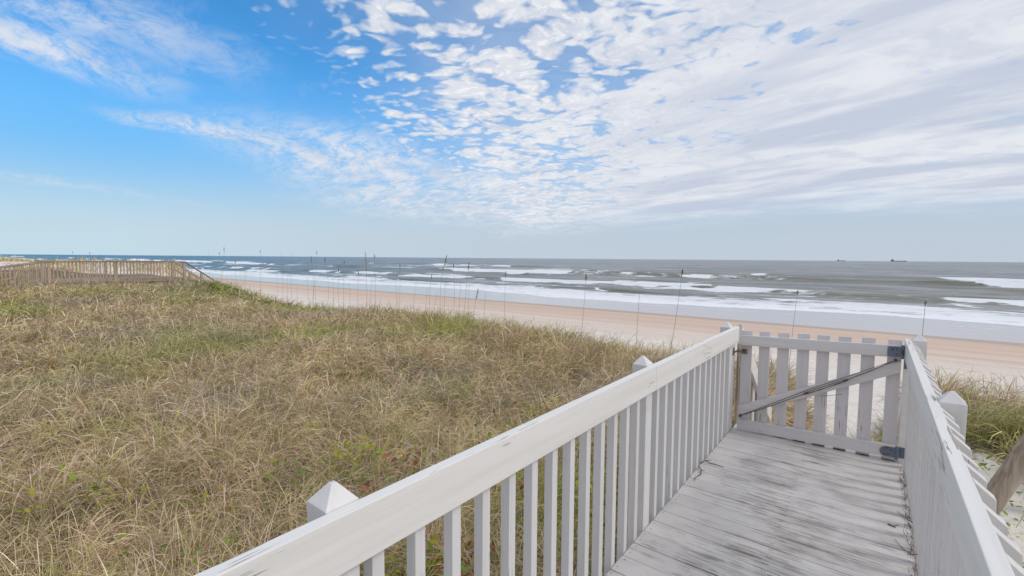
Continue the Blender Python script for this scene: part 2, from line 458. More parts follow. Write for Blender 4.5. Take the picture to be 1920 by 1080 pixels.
t.put(bn.inputs['Height'], hh); t.put(b.inputs['Normal'], bn.outputs[0])

# plants
def plantmat(name, rough=.6, trans=.25):
    m, t, b = mat(name, rough, .2)
    a = t.new('ShaderNodeAttribute', attribute_name='tint').outputs['Color']
    t.put(b.inputs['Base Color'], a)
    tr = t.new('ShaderNodeBsdfTranslucent'); t.put(tr.inputs['Color'], a)
    mx = t.new('ShaderNodeMixShader'); mx.inputs[0].default_value = trans
    out = [n for n in t.n if n.type == 'OUTPUT_MATERIAL'][0]
    t.l.new(b.outputs[0], mx.inputs[1]); t.l.new(tr.outputs[0], mx.inputs[2]); t.l.new(mx.outputs[0], out.inputs[0])
    return m
M_grass = plantmat('dune_grass_blades'); M_leaf = plantmat('vine_leaves', .45, .3)
M_oat, t, b = mat('dry_oat_stem', .75, .15); p = wpos(t)
t.put(b.inputs['Base Color'], t.mixc(t.noise(p, 9, 2), (.30, .235, .16), (.44, .35, .25)))
M_seed, t, b = mat('dry_seed_head', .8, .1); p = wpos(t)
t.put(b.inputs['Base Color'], t.mixc(t.noise(p, 30, 3), (.16, .115, .07), (.30, .22, .14)))
M_ship, t, b = mat('ship_hull_paint', .5, .3); p = wpos(t)
t.put(b.inputs['Base Color'], t.mixc(t.noise(p, .05, 2), (.035, .055, .12), (.05, .07, .14)))
M_ship2, t, b = mat('ship_superstructure', .5, .3); p = wpos(t)
t.put(b.inputs['Base Color'], t.mixc(t.noise(p, .2, 2), (.16, .2, .24), (.24, .28, .32)))

# ------------------------------------------------------------------ terrain
SEA_Z = -2.66
def ground_z(x, y):
    x = np.asarray(x, float); y = np.asarray(y, float)
    L = np.clip(-x, 0, 200)
    plat = -.78 + .66 * sst(L, 1.5, 24) - .28 * sst(L, 11, 17) * sst(y, 5.5, 9) * (1 - sst(L, 20, 25)) + .16 * sst(L, 20, 25.5)
    plat = plat + .16 * (fbm(x * .22, y * .22, 3, 5) - .5) * 2 * sst(L, 1.5, 5) + .10 * (fbm(x * .9, y * .9, 3, 9) - .5)
    plat = plat + .17 * np.exp(-((x + 9.0) / 2.6) ** 2 - ((y - 8) / 3.5) ** 2)
    plat = plat - .12 * np.exp(-((x + 14.5) / 3.0) ** 2 - ((y - 8.6) / 3.) ** 2)
    # right of the walkway
    plat = np.where(x > -.2, plat + .32 * sst(y, 5.5, 9.0) * sst(x, -.1, .9), plat)
    # higher bare dunes far to the left
    far = sst(L, 34, 60)
    plat = plat + far * (.45 + .8 * (fbm(x * .05, y * .09, 3, 21) - .35))
    plat = plat + .45 * sst(L, 29.2, 34) * (1 - sst(y, 4.5, 8.5)) * (1 - .6 * sst(L, 50, 60))
    # cut of the beach path behind the gate
    pc = np.exp(-((x + .42) / .78) ** 4) * sst(y, 3.4, 6.2)
    crest = 9.4 + 1.6 * (fbm(x * .12, 3.3, 3, 2) - .5) + far * 6
    wl = sst(L, 13, 19) * (1 - sst(L, 29, 34))
    crest = np.where(x > -.2, 9.6, crest * (1 - wl) + 8.2 * wl)
    face = sst(y, crest, crest + 5.5 - 1.3 * wl)
    beach = -2.22 - .44 * np.clip((y - 13) / 22.5, -.2, 1) - .9 * np.clip((y - 35.5) / 20, 0, 1)
    beach = beach + .035 * (fbm(x * .7, y * .7, 3, 31) - .5) * (1 - sst(y, 20, 30))
    z = plat * (1 - face) + beach * face
    pathz = -1.0 - 1.22 * sst(y, 4.5, 12.5) + .10 * (fbm(x * 2.1, y * 2.1, 3, 77) - .5)
    z = z * (1 - pc) + np.minimum(z, pathz) * pc
    return z
def litter_w(x, y):
    L = -np.asarray(x, float)
    l = sst(L, 1.0, 1.5) * (1 - sst(y, 9.6, 12.0))
    l = l * (1 - .9 * sst(L, 36, 48))
    near_under = (np.abs(x + .4) < 1.3) & (y < 4.6)
    l = np.where(near_under, .7, l)
    r = sst(x, .3, .8) * sst(y, 6.6, 7.8) * (1 - sst(y, 9.8, 11.5)) * .85
    r2 = sst(x, .3, .6) * (1 - sst(y, 2.2, 4.0)) * .5
    # bare sandy hollow
    hol = .8 * np.exp(-((np.asarray(x) + 8.9) / .7) ** 2 - ((np.asarray(y) - 2.75) / .22) ** 2)
    return np.maximum(np.maximum(l, r), r2) * (1 - hol)
def axis_pts(segs):
    out = []
    for a, b_, n in segs: out += list(np.linspace(a, b_, n, endpoint=False))
    return np.array(out + [segs[-1][1]])
gxs = axis_pts([(-6000, -400, 14), (-400, -80, 60), (-80, -30, 80), (-30, -8, 120), (-8, 6, 175), (6, 40, 40), (40, 2500, 12)])
gys = axis_pts([(-400, -20, 8), (-20, -2, 24), (-2, 15, 180), (15, 70, 70), (70, 90, 4)])
GX, GY = np.meshgrid(gxs, gys)
gv = np.c_[GX.ravel(), GY.ravel(), ground_z(GX, GY).ravel()]
def grid_faces(nx, ny):
    i = np.arange(nx - 1)[None, :] + nx * np.arange(ny - 1)[:, None]
    i = i.ravel(); return np.c_[i, i + 1, i + 1 + nx, i + nx]
ground = np_mesh('ground', gv, grid_faces(len(gxs), len(gys)), M_ground, True, attrs={'litter': litter_w(GX, GY)})
tag(ground, kind='structure')

# ------------------------------------------------------------------ sea
az = np.radians(np.linspace(-88.0, 42, 1500)); slope = np.tan(az)
ny_ = 470
inv = np.linspace(1 / 34.6, 1 / 60000., ny_); Yr = 1 / inv
Yr = np.r_[Yr[:-1], 60000.]
SY = np.repeat(Yr[:, None], len(slope), 1); SX = SY * slope[None, :]
z = np.zeros_like(SY); foam = np.zeros_like(SY); steep = np.zeros_like(SY)
def breaker(y0, A, thr, seed, span=60., wander=6., front=5., lenf=7., xr=None):
    """one line of surf: swell ridge, olive steep face, and white water where it breaks"""
    global z, foam, steep
    yc = y0 + wander * (fbm(SX / (span * 1.6), 0 * SX + seed, 3, seed) - .5) * 2 + .12 * wander * (fbm(SX / 7., 0 * SX, 3, seed + 3) - .5) * 2
    st = fbm(SX / span, 0 * SX + 9.7, 3, seed + 100)
    s = sst(st, thr - .16, thr + .12)
    ex = np.clip((st + .10 * (fbm(SX / 6., SY / 2.5, 4, seed + 7) - .5) - thr - .03) / .10, 0, 1)
    brk = sst(ex, 0, .5)
    u = SY - yc
    wid = np.where(u < 0, front * .45, front)
    ridge = np.exp(-(u / wid) ** 2)
    z += A * (.25 + .75 * s) * ridge
    brk = brk * (1 - .55 * sst(fbm(SX / (span * .28), SY / 9., 3, seed + 13), .52, .60))
    lf = lenf * (.20 + 1.0 * ex) * (.35 + 1.2 * fbm(SX / 9., SY * 0 + seed, 4, seed + 50))
    f = brk * sst(u, -lf - 2, -lf * .35) * (1 - sst(u, .2, 1.4 + front * .15))
    f2_ = brk * .46 * sst(u, -lf * 2.6, -lf) * (1 - sst(u, 0, 1))
    tex = fbm(SX / 5.0, SY / 2.2, 4, seed + 71)
    f = f * np.where(u > -lf * .45, .95, .62 + .5 * (tex - .5) * 2)
    foam = np.maximum(foam, np.maximum(f, f2_ * (.7 + .9 * (tex - .5))))
    foam = foam * 1.0; steep = np.maximum(steep, (1 - brk * .8) * s * np.exp(-((u + front * .35) / (front * .38)) ** 2))
breaker(57, .42, .52, 3, 26, 4, 2.2, 3.5)
breaker(68, .50, .50, 14, 34, 4, 3.0, 5)
breaker(84, .38, .66, 25, 40, 6, 4, 6)
breaker(112, .95, .40, 36, 70, 7, 5, 9)
breaker(98, .35, .60, 41, 30, 6, 3.5, 4)
breaker(140, .60, .56, 47, 60, 9, 6, 8)
breaker(76, .38, .60, 19, 30, 5, 3.0, 4)
breaker(185, .8, .66, 58, 90, 12, 8, 16)
breaker(250, .7, .76, 69, 120, 16, 10, 20)
# chop
chop = (fbm(SX * .06, SY * .22, 4, 91) - .5) * .55 + (fbm(SX * .012, SY * .05, 3, 95) - .5) * .5
z += chop * sst(SY, 46, 75) * (1 - sst(SY, 1500, 4000))
for (ya, yb, px_l, py_l, th_, sd_) in ((50, 72, 11, 2.6, .74, 301), (62, 100, 20, 4.6, .78, 311), (88, 150, 34, 8.5, .80, 321), (125, 230, 60, 17, .86, 331)):
    wob = SY + 2.5 * py_l * (fbm(SX / (px_l * 3.5), SY / (py_l * 6), 3, sd_ + 1) - .5)
    rn = fbm(SX / px_l, wob / py_l, 3, sd_); rid = 1 - np.abs(2 * rn - 1)
    gate_ = sst(fbm(SX / (px_l * 2.2), SY / (py_l * 3), 2, sd_ + 2), .40, .60)
    line = sst(rid, th_ + .08, .99) * gate_ * sst(SY, ya, ya + 6) * (1 - sst(SY, yb * .8, yb))
    foam = np.maximum(foam, .82 * line)
# shore break foam sheet
e1 = 42.5 + 3.2 * (fbm(SX / 22., 0 * SX, 4, 7) - .5) * 2 + 1.0 * (fbm(SX / 5., 0 * SX, 3, 8) - .5)
sheet = sst(SY, e1, e1 + 1.2) * (1 - sst(SY, e1 + 9, e1 + 17))
foam = np.maximum(foam, sheet * (.50 + .38 * fbm(SX / 9., SY / 3., 4, 12)))
lace = .33 * sst(SY, 38, 41) * (1 - sst(SY, 44, 46))
foam = np.maximum(foam, lace)
foam = np.maximum(foam, .30 * sst(SY, 50, 56) * (1 - sst(SY, 80, 125)))
foam = foam * sst(SY, 36.5, 38)
film = 1 - sst(SY, e1 + 1, e1 + 8)
z = z * sst(SY, 43, 52)
shore = 35.4 + .5 * (fbm(SX / 16., 0 * SX, 3, 77) - .5) * 2
z = z + SEA_Z + .006 * np.clip(SY - shore, -3, 8) - .14 * (1 - sst(SY, 34.6, shore + .15))
z[SY > 9000] = SEA_Z
sv_ = np.c_[SX.ravel(), SY.ravel(), z.ravel()]
sea = np_mesh('sea', sv_, grid_faces(len(slope), ny_), M_sea, True, attrs={'foam': foam.ravel(), 'film': film.ravel(), 'steep': steep.ravel()})
tag(sea, kind='structure')

# ------------------------------------------------------------------ grass
def ribbons(base, length, width, az, lean, curl, tint, seg=5, twist=None):
    n = len(base)
    ts = np.linspace(0, 1, seg + 1)
    th = lean[:, None] + curl[:, None] * ts[None, :] ** 1.3
    dl = (length / seg)[:, None]
    hx = np.concatenate([np.zeros((n, 1)), np.cumsum(np.sin(th[:, :-1]) * dl, 1)], 1)
    hz_ = np.concatenate([np.zeros((n, 1)), np.cumsum(np.cos(th[:, :-1]) * dl, 1)], 1)
    ca, sa = np.cos(az)[:, None], np.sin(az)[:, None]
    cx = base[:, 0:1] + hx * ca; cyy = base[:, 1:2] + hx * sa; cz = base[:, 2:3] + hz_
    wd = (width[:, None] * np.array([.8] + [1.0] * (seg - 1) + [.12])[None, :]) * .5
    if twist is None: twist = rng.uniform(-1.1, 1.1, n)
    tz = np.sin(twist)[:, None]; tc = np.cos(twist)[:, None]
    ox, oy, oz = -sa * tc * wd, ca * tc * wd, tz * wd
    A = np.stack([cx - ox, cyy - oy, cz - oz], -1); B = np.stack([cx + ox, cyy + oy, cz + oz], -1)
    V = np.stack([A, B], 2).reshape(n, (seg + 1) * 2, 3)
    k = np.arange(seg) * 2
    f = np.stack([k, k + 1, k + 3, k + 2], -1)
    F = (f[None] + (np.arange(n) * (seg + 1) * 2)[:, None, None]).reshape(-1, 4)
    C = np.repeat(tint, (seg + 1) * 2, 0)
    return V.reshape(-1, 3), F, C
PAL = np.array([(.66, .52, .35), (.78, .66, .48), (.54, .41, .28), (.31, .22, .155), (.60, .52, .26), (.47, .47, .16), (.32, .40, .10), (.66, .54, .22)])
def tints(x, y, n, greenness):
    g = np.clip(greenness, 0, 1)
    w_ = np.stack([.26 * (1 - g), .20 * (1 - g), .2 * (1 - g), .14 * (1 - g), .20 + 0 * g, .04 + .55 * g, .01 + .28 * g, .04 + .1 * g], 1)
    cs = np.cumsum(w_ / w_.sum(1, keepdims=True), 1)
    idx = (rng.random(n)[:, None] > cs).sum(1).clip(0, 7)
    c = np.minimum(PAL[idx] * np.array([1.12, 1.08, 1.12]), .88) * rng.uniform(.72, 1.28, n)[:, None]
    return c
allV, allF, allC = [], [], []
off = 0
def push(V, F, C):
    global off
    allV.append(V); allF.append(F + off); allC.append(C); off += len(V)
def field(x0, x1, y0, y1, dens, mask=None):
    """dens: blades per square metre at a distance of 3 m"""
    area = (x1 - x0) * (y1 - y0)
    nmax = int(area * dens)
    x = rng.uniform(x0, x1, nmax); y = rng.uniform(y0, y1, nmax)
    d = np.hypot(x, y)
    keep = rng.random(nmax) < np.clip((3.2 / np.maximum(d, 3.2)) ** 1.25, 0, 1)
    keep &= np.degrees(np.arctan2(-x, y)) < 93
    if mask is not None: keep &= rng.random(nmax) < mask(x, y)
    return x[keep], y[keep], d[keep]
def left_mask(x, y):
    m = sst(-x, 1.12, 1.35) * (1 - sst(y + 1.0 * (fbm(x * .8, y * .8, 3, 44) - .5), 9.6, 12.4))
    hol = np.exp(-((x + 8.9) / .7) ** 2 - ((y - 2.75) / .22) ** 2)
    walk = (x < -26.9) & (x > -28.6)
    return m * (1 - .85 * hol) * np.where(walk, 0., 1.)
def right_mask(x, y):
    n = fbm(x * 1.1, y * 1.1, 3, 66)
    a = sst(x, .15, .5) * sst(y + 2 * (n - .5), 7.1, 8.2) * (1 - sst(y, 10.2, 12.0))
    b_ = sst(x, .42, .7) * (1 - sst(y, 1.8, 4.6)) * .55 * sst(n, .35, .6)
    c_ = sst(x, .4, .6) * .05
    return np.clip(a * (.35 + .65 * sst(n, .4, .6)) + b_ + c_, 0, 1)
def grow(x, y, d, hscale=1.0, wind=0.25, hmul=None, gadd=0.0):
    n = len(x)
    # gather into tussocks
    cell_ = .24
    ci, cj = np.floor(x / cell_), np.floor(y / cell_)
    tx = (ci + .5 + .7 * (_h(ci, cj, 1) - .5)) * cell_; ty = (cj + .5 + .7 * (_h(ci, cj, 2) - .5)) * cell_
    pull = .45 * rng.random(n)
    bx = x + (tx - x) * pull; by = y + (ty - y) * pull
    hf = .60 + .75 * fbm(bx * .9, by * .9, 3, 60) + .28 * (_h(ci, cj, 5) - .5)
    ln = (.30 + .30 * rng.random(n)) * hf * hscale
    out = np.arctan2(y - ty, x - tx)
    azb = out + rng.normal(0, .8, n)
    wv = rng.random(n) < wind
    azb = np.where(wv, rng.normal(.5, .6, n), azb)
    kind = rng.random(n)
    lean = np.abs(rng.normal(.42, .34, n)); curl = np.where(kind < .80, rng.uniform(1.4, 3.2, n), rng.uniform(.3, 1.3, n))
    crest = sst(by, 7.4, 9.2)
    ln = ln * (1 + .32 * crest * (rng.random(n) < .5)) ; curl = curl * (1 - .55 * crest * (rng.random(n) < .6))
    if hmul is not None: ln = ln * hmul
    g = sst(fbm(bx * .55, by * .55, 4, 70), .50, .74) * .85 + .10 + .18 * (_h(ci, cj, 9) > .86) + gadd
    tint = tints(bx, by, n, g)
    tint = tint * (.70 + .52 * _h(ci, cj, 21))[:, None] * (.84 + .32 * fbm(bx * 1.3, by * 1.3, 3, 88))[:, None]
    # grey-brown dry stretches
    gr = sst(fbm(bx * .35, by * .35, 3, 82), .56, .78)[:, None]
    tint = tint * (1 - .35 * gr) + (tint.mean(1, keepdims=True) * np.array([[1.12, .98, .86]])) * .35 * gr
    wd = np.maximum(.0028 + .0020 * rng.random(n), .00082 * d * rng.uniform(.6, 1.3, n))
    base = np.c_[bx, by, ground_z(bx, by) - .03]
    push(*ribbons(base, ln, wd, azb, lean, curl, tint, seg=5 if d.mean() < 9 else 4))
x, y, d = field(-9, -1.1, -1.2, 13, 3900, left_mask); grow(x, y, d)
x, y, d = field(-30, -9, -1.2, 13.5, 3200, left_mask); grow(x, y, d)
x, y, d = field(.15, 7, .8, 12, 1000, right_mask); grow(x, y, d, .92, .45, gadd=-.05)
# clumps flanking the path behind the gate
def clumps(cs, n, r, hs, g):
    for cx, cyy in cs:
        a = rng.uniform(0, 2 * np.pi, n); q = r * np.sqrt(rng.random(n))
        x, y = cx + q * np.cos(a), cyy + q * np.sin(a)
        grow(x, y, np.hypot(x, y), hs, .3, gadd=g)
clumps([(-1.75, 6.2), (-1.55, 6.9), (-1.7, 7.6), (-1.35, 8.1), (-1.6, 8.9), (-1.25, 9.4)], 1300, .42, 1.15, 0)
clumps([(-.95, 8.9), (-.78, 9.9), (-1.0, 10.4)], 380, .35, .8, 0)
clumps([(.22, 7.3), (.38, 8.1), (.62, 9.0), (.2, 8.9)], 900, .34, 1.0, .15)
clumps([(-.2, 9.6), (-.45, 11.2)], 120, .25, .5, 0)
clumps([(1.55, 7.0), (1.5, 7.7), (1.15, 7.9)], 480, .34, 1.15, .3)
clumps([(.62, 3.0), (.75, 3.7), (.6, 2.3), (.95, 4.2)], 420, .28, .75, .2)
# far sparse cover on the dunes beyond the boardwalk
x = rng.uniform(-75, -28.6, 26000); y = rng.uniform(-1, 16, 26000)
k = rng.random(len(x)) < sst(fbm(x * .12, y * .2, 3, 51), .38, .6) * np.clip(1.3 - (-x - 28) / 38, .05, 1)
x, y = x[k], y[k]; grow(x, y, np.hypot(x, y), 1.1)
grass = np_mesh('dune_grass', np.concatenate(allV), np.concatenate(allF), M_grass, False, np.concatenate(allC))
tag(grass, 'dry tan and green dune grass covering the dune beside the walkway', 'grass', kind='stuff')
print('grass faces', len(grass.data.polygons))

# broad leaves of creeping vines between the grass
allV, allF, allC = [], [], []; off = 0
def leaves(cx, cyy, r, n, pal, h0=.05, h1=.34, size=.026):
    a = rng.uniform(0, 6.283, n); q = r * np.sqrt(rng.random(n))
    x = cx + q * np.cos(a); y = cyy + q * np.sin(a); d = np.hypot(x, y)
    zz = ground_z(x, y) + rng.uniform(h0, h1, n)
    c = np.array(pal)[rng.integers(0, len(pal), n)] * rng.uniform(.7, 1.3, n)[:, None]
    s = size * rng.uniform(.6, 1.4, n)
    ang = rng.uniform(0, 6.283, n); tl = rng.uniform(-.9, .9, n); tl2 = rng.uniform(-.9, .9, n)
    k = np.arange(6) * np.pi / 3
    lx = np.cos(k)[None] * np.array([1.25, 1, .8, .75, .8, 1])[None]; ly = np.sin(k)[None] * .62 + 0 * lx
    ca, sa = np.cos(ang)[:, None], np.sin(ang)[:, None]
    X = (lx * ca - ly * sa); Yv = (lx * sa + ly * ca)
    Z = X * np.tan(tl)[:, None] * .7 + Yv * np.tan(tl2)[:, None] * .7 + .25 * np.abs(ly)
    V = np.stack([x[:, None] + X * s[:, None], y[:, None] + Yv * s[:, None], zz[:, None] + Z * s[:, None]], -1)
    F = (np.arange(n) * 6)[:, None, None] + np.array([[0, 1, 2, 3], [0, 3, 4, 5]])[None]
    push(V.reshape(-1, 3), F.reshape(-1, 4), np.repeat(c, 6, 0))
YG = [(.34, .36, .03), (.24, .33, .04), (.42, .38, .05)]; GR = [(.13, .24, .04), (.19, .30, .05), (.26, .33, .05)]
RD = [(.26, .07, .045), (.36, .14, .06), (.22, .07, .05), (.36, .22, .07)]
for cx, cyy, r, n, pal in [(-2.35, 1.95, .30, 170, YG), (-2.1, 2.25, .28, 150, RD + YG[:1]), (-1.95, 3.6, .4, 170, YG + GR), (-1.7, 4.3, .45, 120, RD[1:] + YG),
        (-3.6, 1.1, .3, 60, GR), (-3.1, .7, .25, 40, GR), (-2.5, .75, .3, 40, GR), (-4.6, 1.7, .5, 40, YG), (-5.6, .6, .4, 50, YG), (-6.5, 2.2, .6, 60, YG + GR),
        (-2.9, 3.9, .8, 60, GR), (-4.2, 3.6, .9, 80, GR), (-6.5, 5.0, 1.0, 130, GR), (-7.4, 7.4, .8, 120, GR), (-9, 6.0, 1.4, 130, GR),
        (-1.35, 1.6, .22, 50, RD + GR), (-1.4, 2.2, .25, 70, RD + GR), (-1.35, 2.9, .25, 60, RD + GR), (-1.4, 1.1, .25, 50, RD + YG), (-1.5, .6, .3, 60, RD + GR),
        (-1.45, 3.6, .3, 60, RD[:2] + GR), (-11.5, .9, .8, 60, [(.42, .22, .04), (.38, .28, .05)]), (-12, 3, 1.5, 90, GR + YG)]:
    leaves(cx, cyy, r, n, pal)
for cx, cyy, r, n, pal in [(-4.1, 2.72, .30, 120, YG), (-3.75, 2.95, .26, 70, RD + YG), (-3.5, 2.5, .30, 60, RD + GR), (-3.3, 4.85, .35, 110, YG + GR), (-3.7, 5.25, .4, 90, RD[1:] + YG), (-5.0, .95, .2, 40, YG), (-4.1, 2.0, .25, 30, GR), (-3.05, 2.4, .25, 50, RD + GR), (-3.4, 4.1, .3, 50, GR), (-2.0, 1.4, .3, 70, RD + GR), (-1.9, 2.1, .3, 70, RD + GR), (-2.1, .8, .3, 60, RD + YG), (-2.3, 3.0, .3, 60, RD + YG)]:
    leaves(cx, cyy, r, n, pal, .12, .44, .024)
for i in range(34):
    x = -1.3 - 12 * random.random() ** 1.3; leaves(x, random.uniform(.1, 1) * max(-x * .9, 1.5), .18, 9, random.choice([GR, GR, YG, RD]))
for cx, cyy in ((1.0, 7.0), (1.3, 7.3), (.7, 6.8), (.95, 5.6), (.75, 4.9), (1.15, 6.2), (.3, 7.0), (.65, 3.2), (.8, 4.1)):
    leaves(cx, cyy, .28, 34, GR + YG[:1], .0, .14, .022)
# bright bushes at the dune crest
for cx, cyy, r, n in ((-22.8, 8.6, .8, 420), (-20.5, 8.5, .9, 360), (-18.0, 8.6, 1.0, 360), (-24.5, 8.4, 1.1, 300), (-27.0, 7.4, 1.2, 260), (-15.8, 9.4, 1.0, 200)):
    leaves(cx, cyy, r, n, GR, .03, .36, .055)
vines = np_mesh('creeping_vines', np.concatenate(allV), np.concatenate(allF), M_leaf, False, np.concatenate(allC))
tag(vines, 'green, yellow and red leaves of low creeping plants scattered through the grass', 'vines', kind='stuff')

# ------------------------------------------------------------------ deck
deck = thing('deck', 'weathered walkway deck of white painted planks with dark peeling streaks', 'deck', (-.38, 2, 0))
bm = bmesh.new(); tl_ = []
yb = -1.6; lay = bm.verts.layers.float_color.new('tint')
k = 0
while yb < 4.80:
    wdt = .138; g = .0045
    y0, y1 = yb, min(yb + wdt, 4.83)
    tn = random.uniform(.93, 1.05); cup = random.uniform(.0005, .0022); dz_ = random.uniform(-.0012, .0012)
    xl, xr = -.992, .236 + random.uniform(-.012, .0)
    nx = 28; ny = 6; rows = []
    for j in range(ny + 1):
        v = j / ny; yv = y0 + (y1 - y0) * v; row = []
        edge_ = (abs(v - .5) * 2)
        for i in range(nx + 1):
            xv = xl + (xr - xl) * i / nx
            warp_ = cup * edge_ ** 2 + .007 * max(0, (xv - .02) / .2) ** 2 * (edge_ ** 2) * (.4 + .6 * ((k * 37) % 10) / 10)
            drop = .006 if j in (0, ny) else 0
            row.append((xv, yv + .0012 * math.sin(xv * 9 + k), warp_ - drop + dz_))
        rows.append(row)
    vs = [[bm.verts.new(q) for q in row] for row in rows]
    for j in range(ny):
        for i in range(nx): bm.faces.new((vs[j][i], vs[j][i + 1], vs[j + 1][i + 1], vs[j + 1][i]))
    bt = [[bm.verts.new((q.co.x, q.co.y, -.036)) for q in (vs[j][0], vs[j][nx])] for j in (0, ny)]
    a, b2, c2, d2 = bt[0][0], bt[0][1], bt[1][1], bt[1][0]
    bm.faces.new([a] + [b2] + vs[0][::-1]); bm.faces.new([d2] + vs[ny] + [c2])
    bm.faces.new([b2, c2] + [vs[j][nx] for j in range(ny, -1, -1)]); bm.faces.new([d2, a] + [vs[j][0] for j in range(ny + 1)])
    bm.faces.new((a, d2, c2, b2))
    for row in vs:
        for q in row: q[lay] = (tn, tn, tn * random.uniform(.99, 1.01), 1)
    for q in (a, b2, c2, d2): q[lay] = (tn, tn, tn, 1)
    yb += wdt + g; k += 1
nf = len(bm.faces)
for k2 in range(k):
    yv = -1.6 + k2 * .1425
    for xv in (-.97, -.39, -.375, .208):
        for q in (.032, .104):
            cx_, cy_ = xv + random.uniform(-.006, .006), yv + q
            ring = [bm.verts.new((cx_ + .0032 * math.cos(a_ * 1.0472), cy_ + .0032 * math.sin(a_ * 1.0472), .0027)) for a_ in range(6)]
            f = bm.faces.new(ring); f.material_index = 1
bmesh.ops.recalc_face_normals(bm, faces=bm.faces)
bmesh.ops.translate(bm, verts=bm.verts, vec=-deck.location)
me = bpy.data.meshes.new('planks'); bm.to_mesh(me); bm.free(); me.materials.append(M_deck); me.materials.append(M_wire)
o = bpy.data.objects.new('planks', me); col.objects.link(o); o.parent = deck
for x0 in (-.985, -.40, .19):
    m = MB(); m.box(x0, x0 + .04, -1.58, 4.80, -.23, -.0365); m.build('joist', M_pick, deck, .002)
# ------------------------------------------------------------------ railings
RT = .966
def railing(side, label, posts, rail_segs, pick_y, loc):
    s = -1 if side == 'L' else 1
    root = thing('picket_railing', label, 'railing', loc, 'white picket railings along the walkway')
    xin = .958 if side == 'L' else .202
    for a, b_ in rail_segs:
        m = MB(); x0, x1 = sorted((s * xin, s * (xin + .038)))
        m.box(x0, x1, a, b_, RT - .142, RT); m.build('top_rail', M_rail, root, .0035, seg=3)
    xo = xin + .0385
    for yc in posts:
        m = MB(); cx = s * (xo + .0445)
        m.post(cx, yc, .0445, -.95, RT + .002, RT + .047)
        m.build('post', M_pick, root, .002)
    for y1 in pick_y:
        m = MB(); j = random.uniform(-.004, .004); tp = RT - .004 + random.uniform(-.006, .004)
        a, b_ = s * xo, s * (xo + .040)
        if side == 'R': b_ = s * (xo + .046)
        m.poly_y([(a, -.21 + j), (b_, -.21 + j), (b_, tp - .040), (a, tp)], y1 - .038 + j, y1 + j)
        m.build('picket', M_pick, root, .0012, seg=1)
    m = MB(); x0, x1 = sorted((s * (xo - .011), s * (xo - .0005)))
    return root
py1 = [.733 - .142 * k for k in range(2, 14)] + [.733 + .142 * k for k in range(13)] + [2.727 + .1425 * k for k in range(12)]
py1 = [v for v in py1 if not any(abs(v - .019 - p_) < .062 for p_ in (-1.32, .61))]
railL = railing('L', 'left hand white picket railing running from the camera to the gate latch', (-1.32, .61, 2.565, 4.485), [(-1.55, 2.563), (2.566, 4.60)], py1, (-.98, 2, 0))
pyr = [2.9 - .03 + .142 * k for k in range(13)] + [2.66 - .142 * k for k in range(13)] + [.70 - .142 * k for k in range(13)]
pyr = [v for v in pyr if not any(abs(v - .019 - p_) < .064 for p_ in (-1.3, .78, 2.735, 4.70))]
railR = railing('R', 'right hand white picket railing passing under the camera to the gate hinges', (-1.3, .78, 2.735, 4.70), [(-1.55, 2.733), (2.736, 4.76)], pyr, (.22, 2, 0))
# latch board at the end of the left railing, filler board behind the hinges
m = MB(); m.box(-1.035, -.9965, 4.532, 4.622, -.2, .823); m.build('latch_board', M_pick, railL, .002)
m = MB(); m.box(.203, .2405, 4.655, 4.745, -.2, .823); m.build('hinge_board', M_rail, railR, .002)
# latch: barrel on the board, part of the railing
m = MB()
m.box(-.9965, -.990, 4.545, 4.60, .700, .768)
m.tube([(-.978, 4.56, .735), (-.978, 4.615, .735)], .009, 10)
m.build('latch_bolt', M_brass, railL, .0)

# ------------------------------------------------------------------ gate (slightly dropped at the latch end)
gate = thing('gate', 'closed white picket gate with diagonal brace and cable at the end of the deck', 'gate', (.20, 4.66, 0))
GX0, GX1 = -.950, .188
def sag(v): return -.040 * (GX1 - v[0]) / (GX1 - GX0)
def gbuild(m, *a, **k):
    for v in m.bm.verts: v.co.z += sag(v.co)
    return m.build(*a, **k)
m = MB(); m.box(GX0, GX1 - .002, 4.622, 4.660, .832, .924); gbuild(m, 'gate_rail', M_gate, gate, bevel=.003)
m = MB(); m.box(GX0 - .004, GX1 - .002, 4.622, 4.660, .040, .137); gbuild(m, 'gate_rail', M_gate, gate, bevel=.003)
for x0, x1 in ((-.950, -.861), (-.803, -.717), (-.657, -.568), (-.507, -.418), (-.365, -.276), (-.218, -.131), (-.064, .024), (.100, .186)):
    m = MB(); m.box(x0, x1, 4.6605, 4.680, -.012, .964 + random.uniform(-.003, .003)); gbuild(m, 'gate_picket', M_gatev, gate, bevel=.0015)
m = MB(); m.hexa([(-.948, 4.626, .140 + .034), (.186, 4.626, .716), (.186, 4.659, .716), (-.948, 4.659, .140 + .034),
                  (-.948, 4.626, .262), (.186, 4.626, .806), (.186, 4.659, .806), (-.948, 4.659, .262)])
gbuild(m, 'brace', M_gate, gate, bevel=.003)
m = MB()
A, B = Vector((-.925, 4.612, .178)), Vector((.150, 4.612, .812))
c1, c2 = Vector((-.418, 4.606, .468)), Vector((-.157, 4.606, .612))
m.tube([A, A.lerp(c1, .5) + Vector((0, 0, -.006)), c1], .0035, 6); m.tube([c2, c2.lerp(B, .5) + Vector((0, 0, -.004)), B], .0035, 6)
m.tube([c1 + Vector((-.0, 0, 0)), c1.lerp(c2, .35) + Vector((0, 0, -.012)), c2 + Vector((-.08, 0, -.075)) * .0 + c2 * 0], .0022, 6)
m.tube([A, A.lerp(B, .5) + Vector((0, .004, .014)), B], .0025, 6)
gbuild(m, 'cable', M_wire, gate)
m = MB(); dr = (c2 - c1).normalized(); n_ = Vector((-dr.z, 0, dr.x)) * .0075
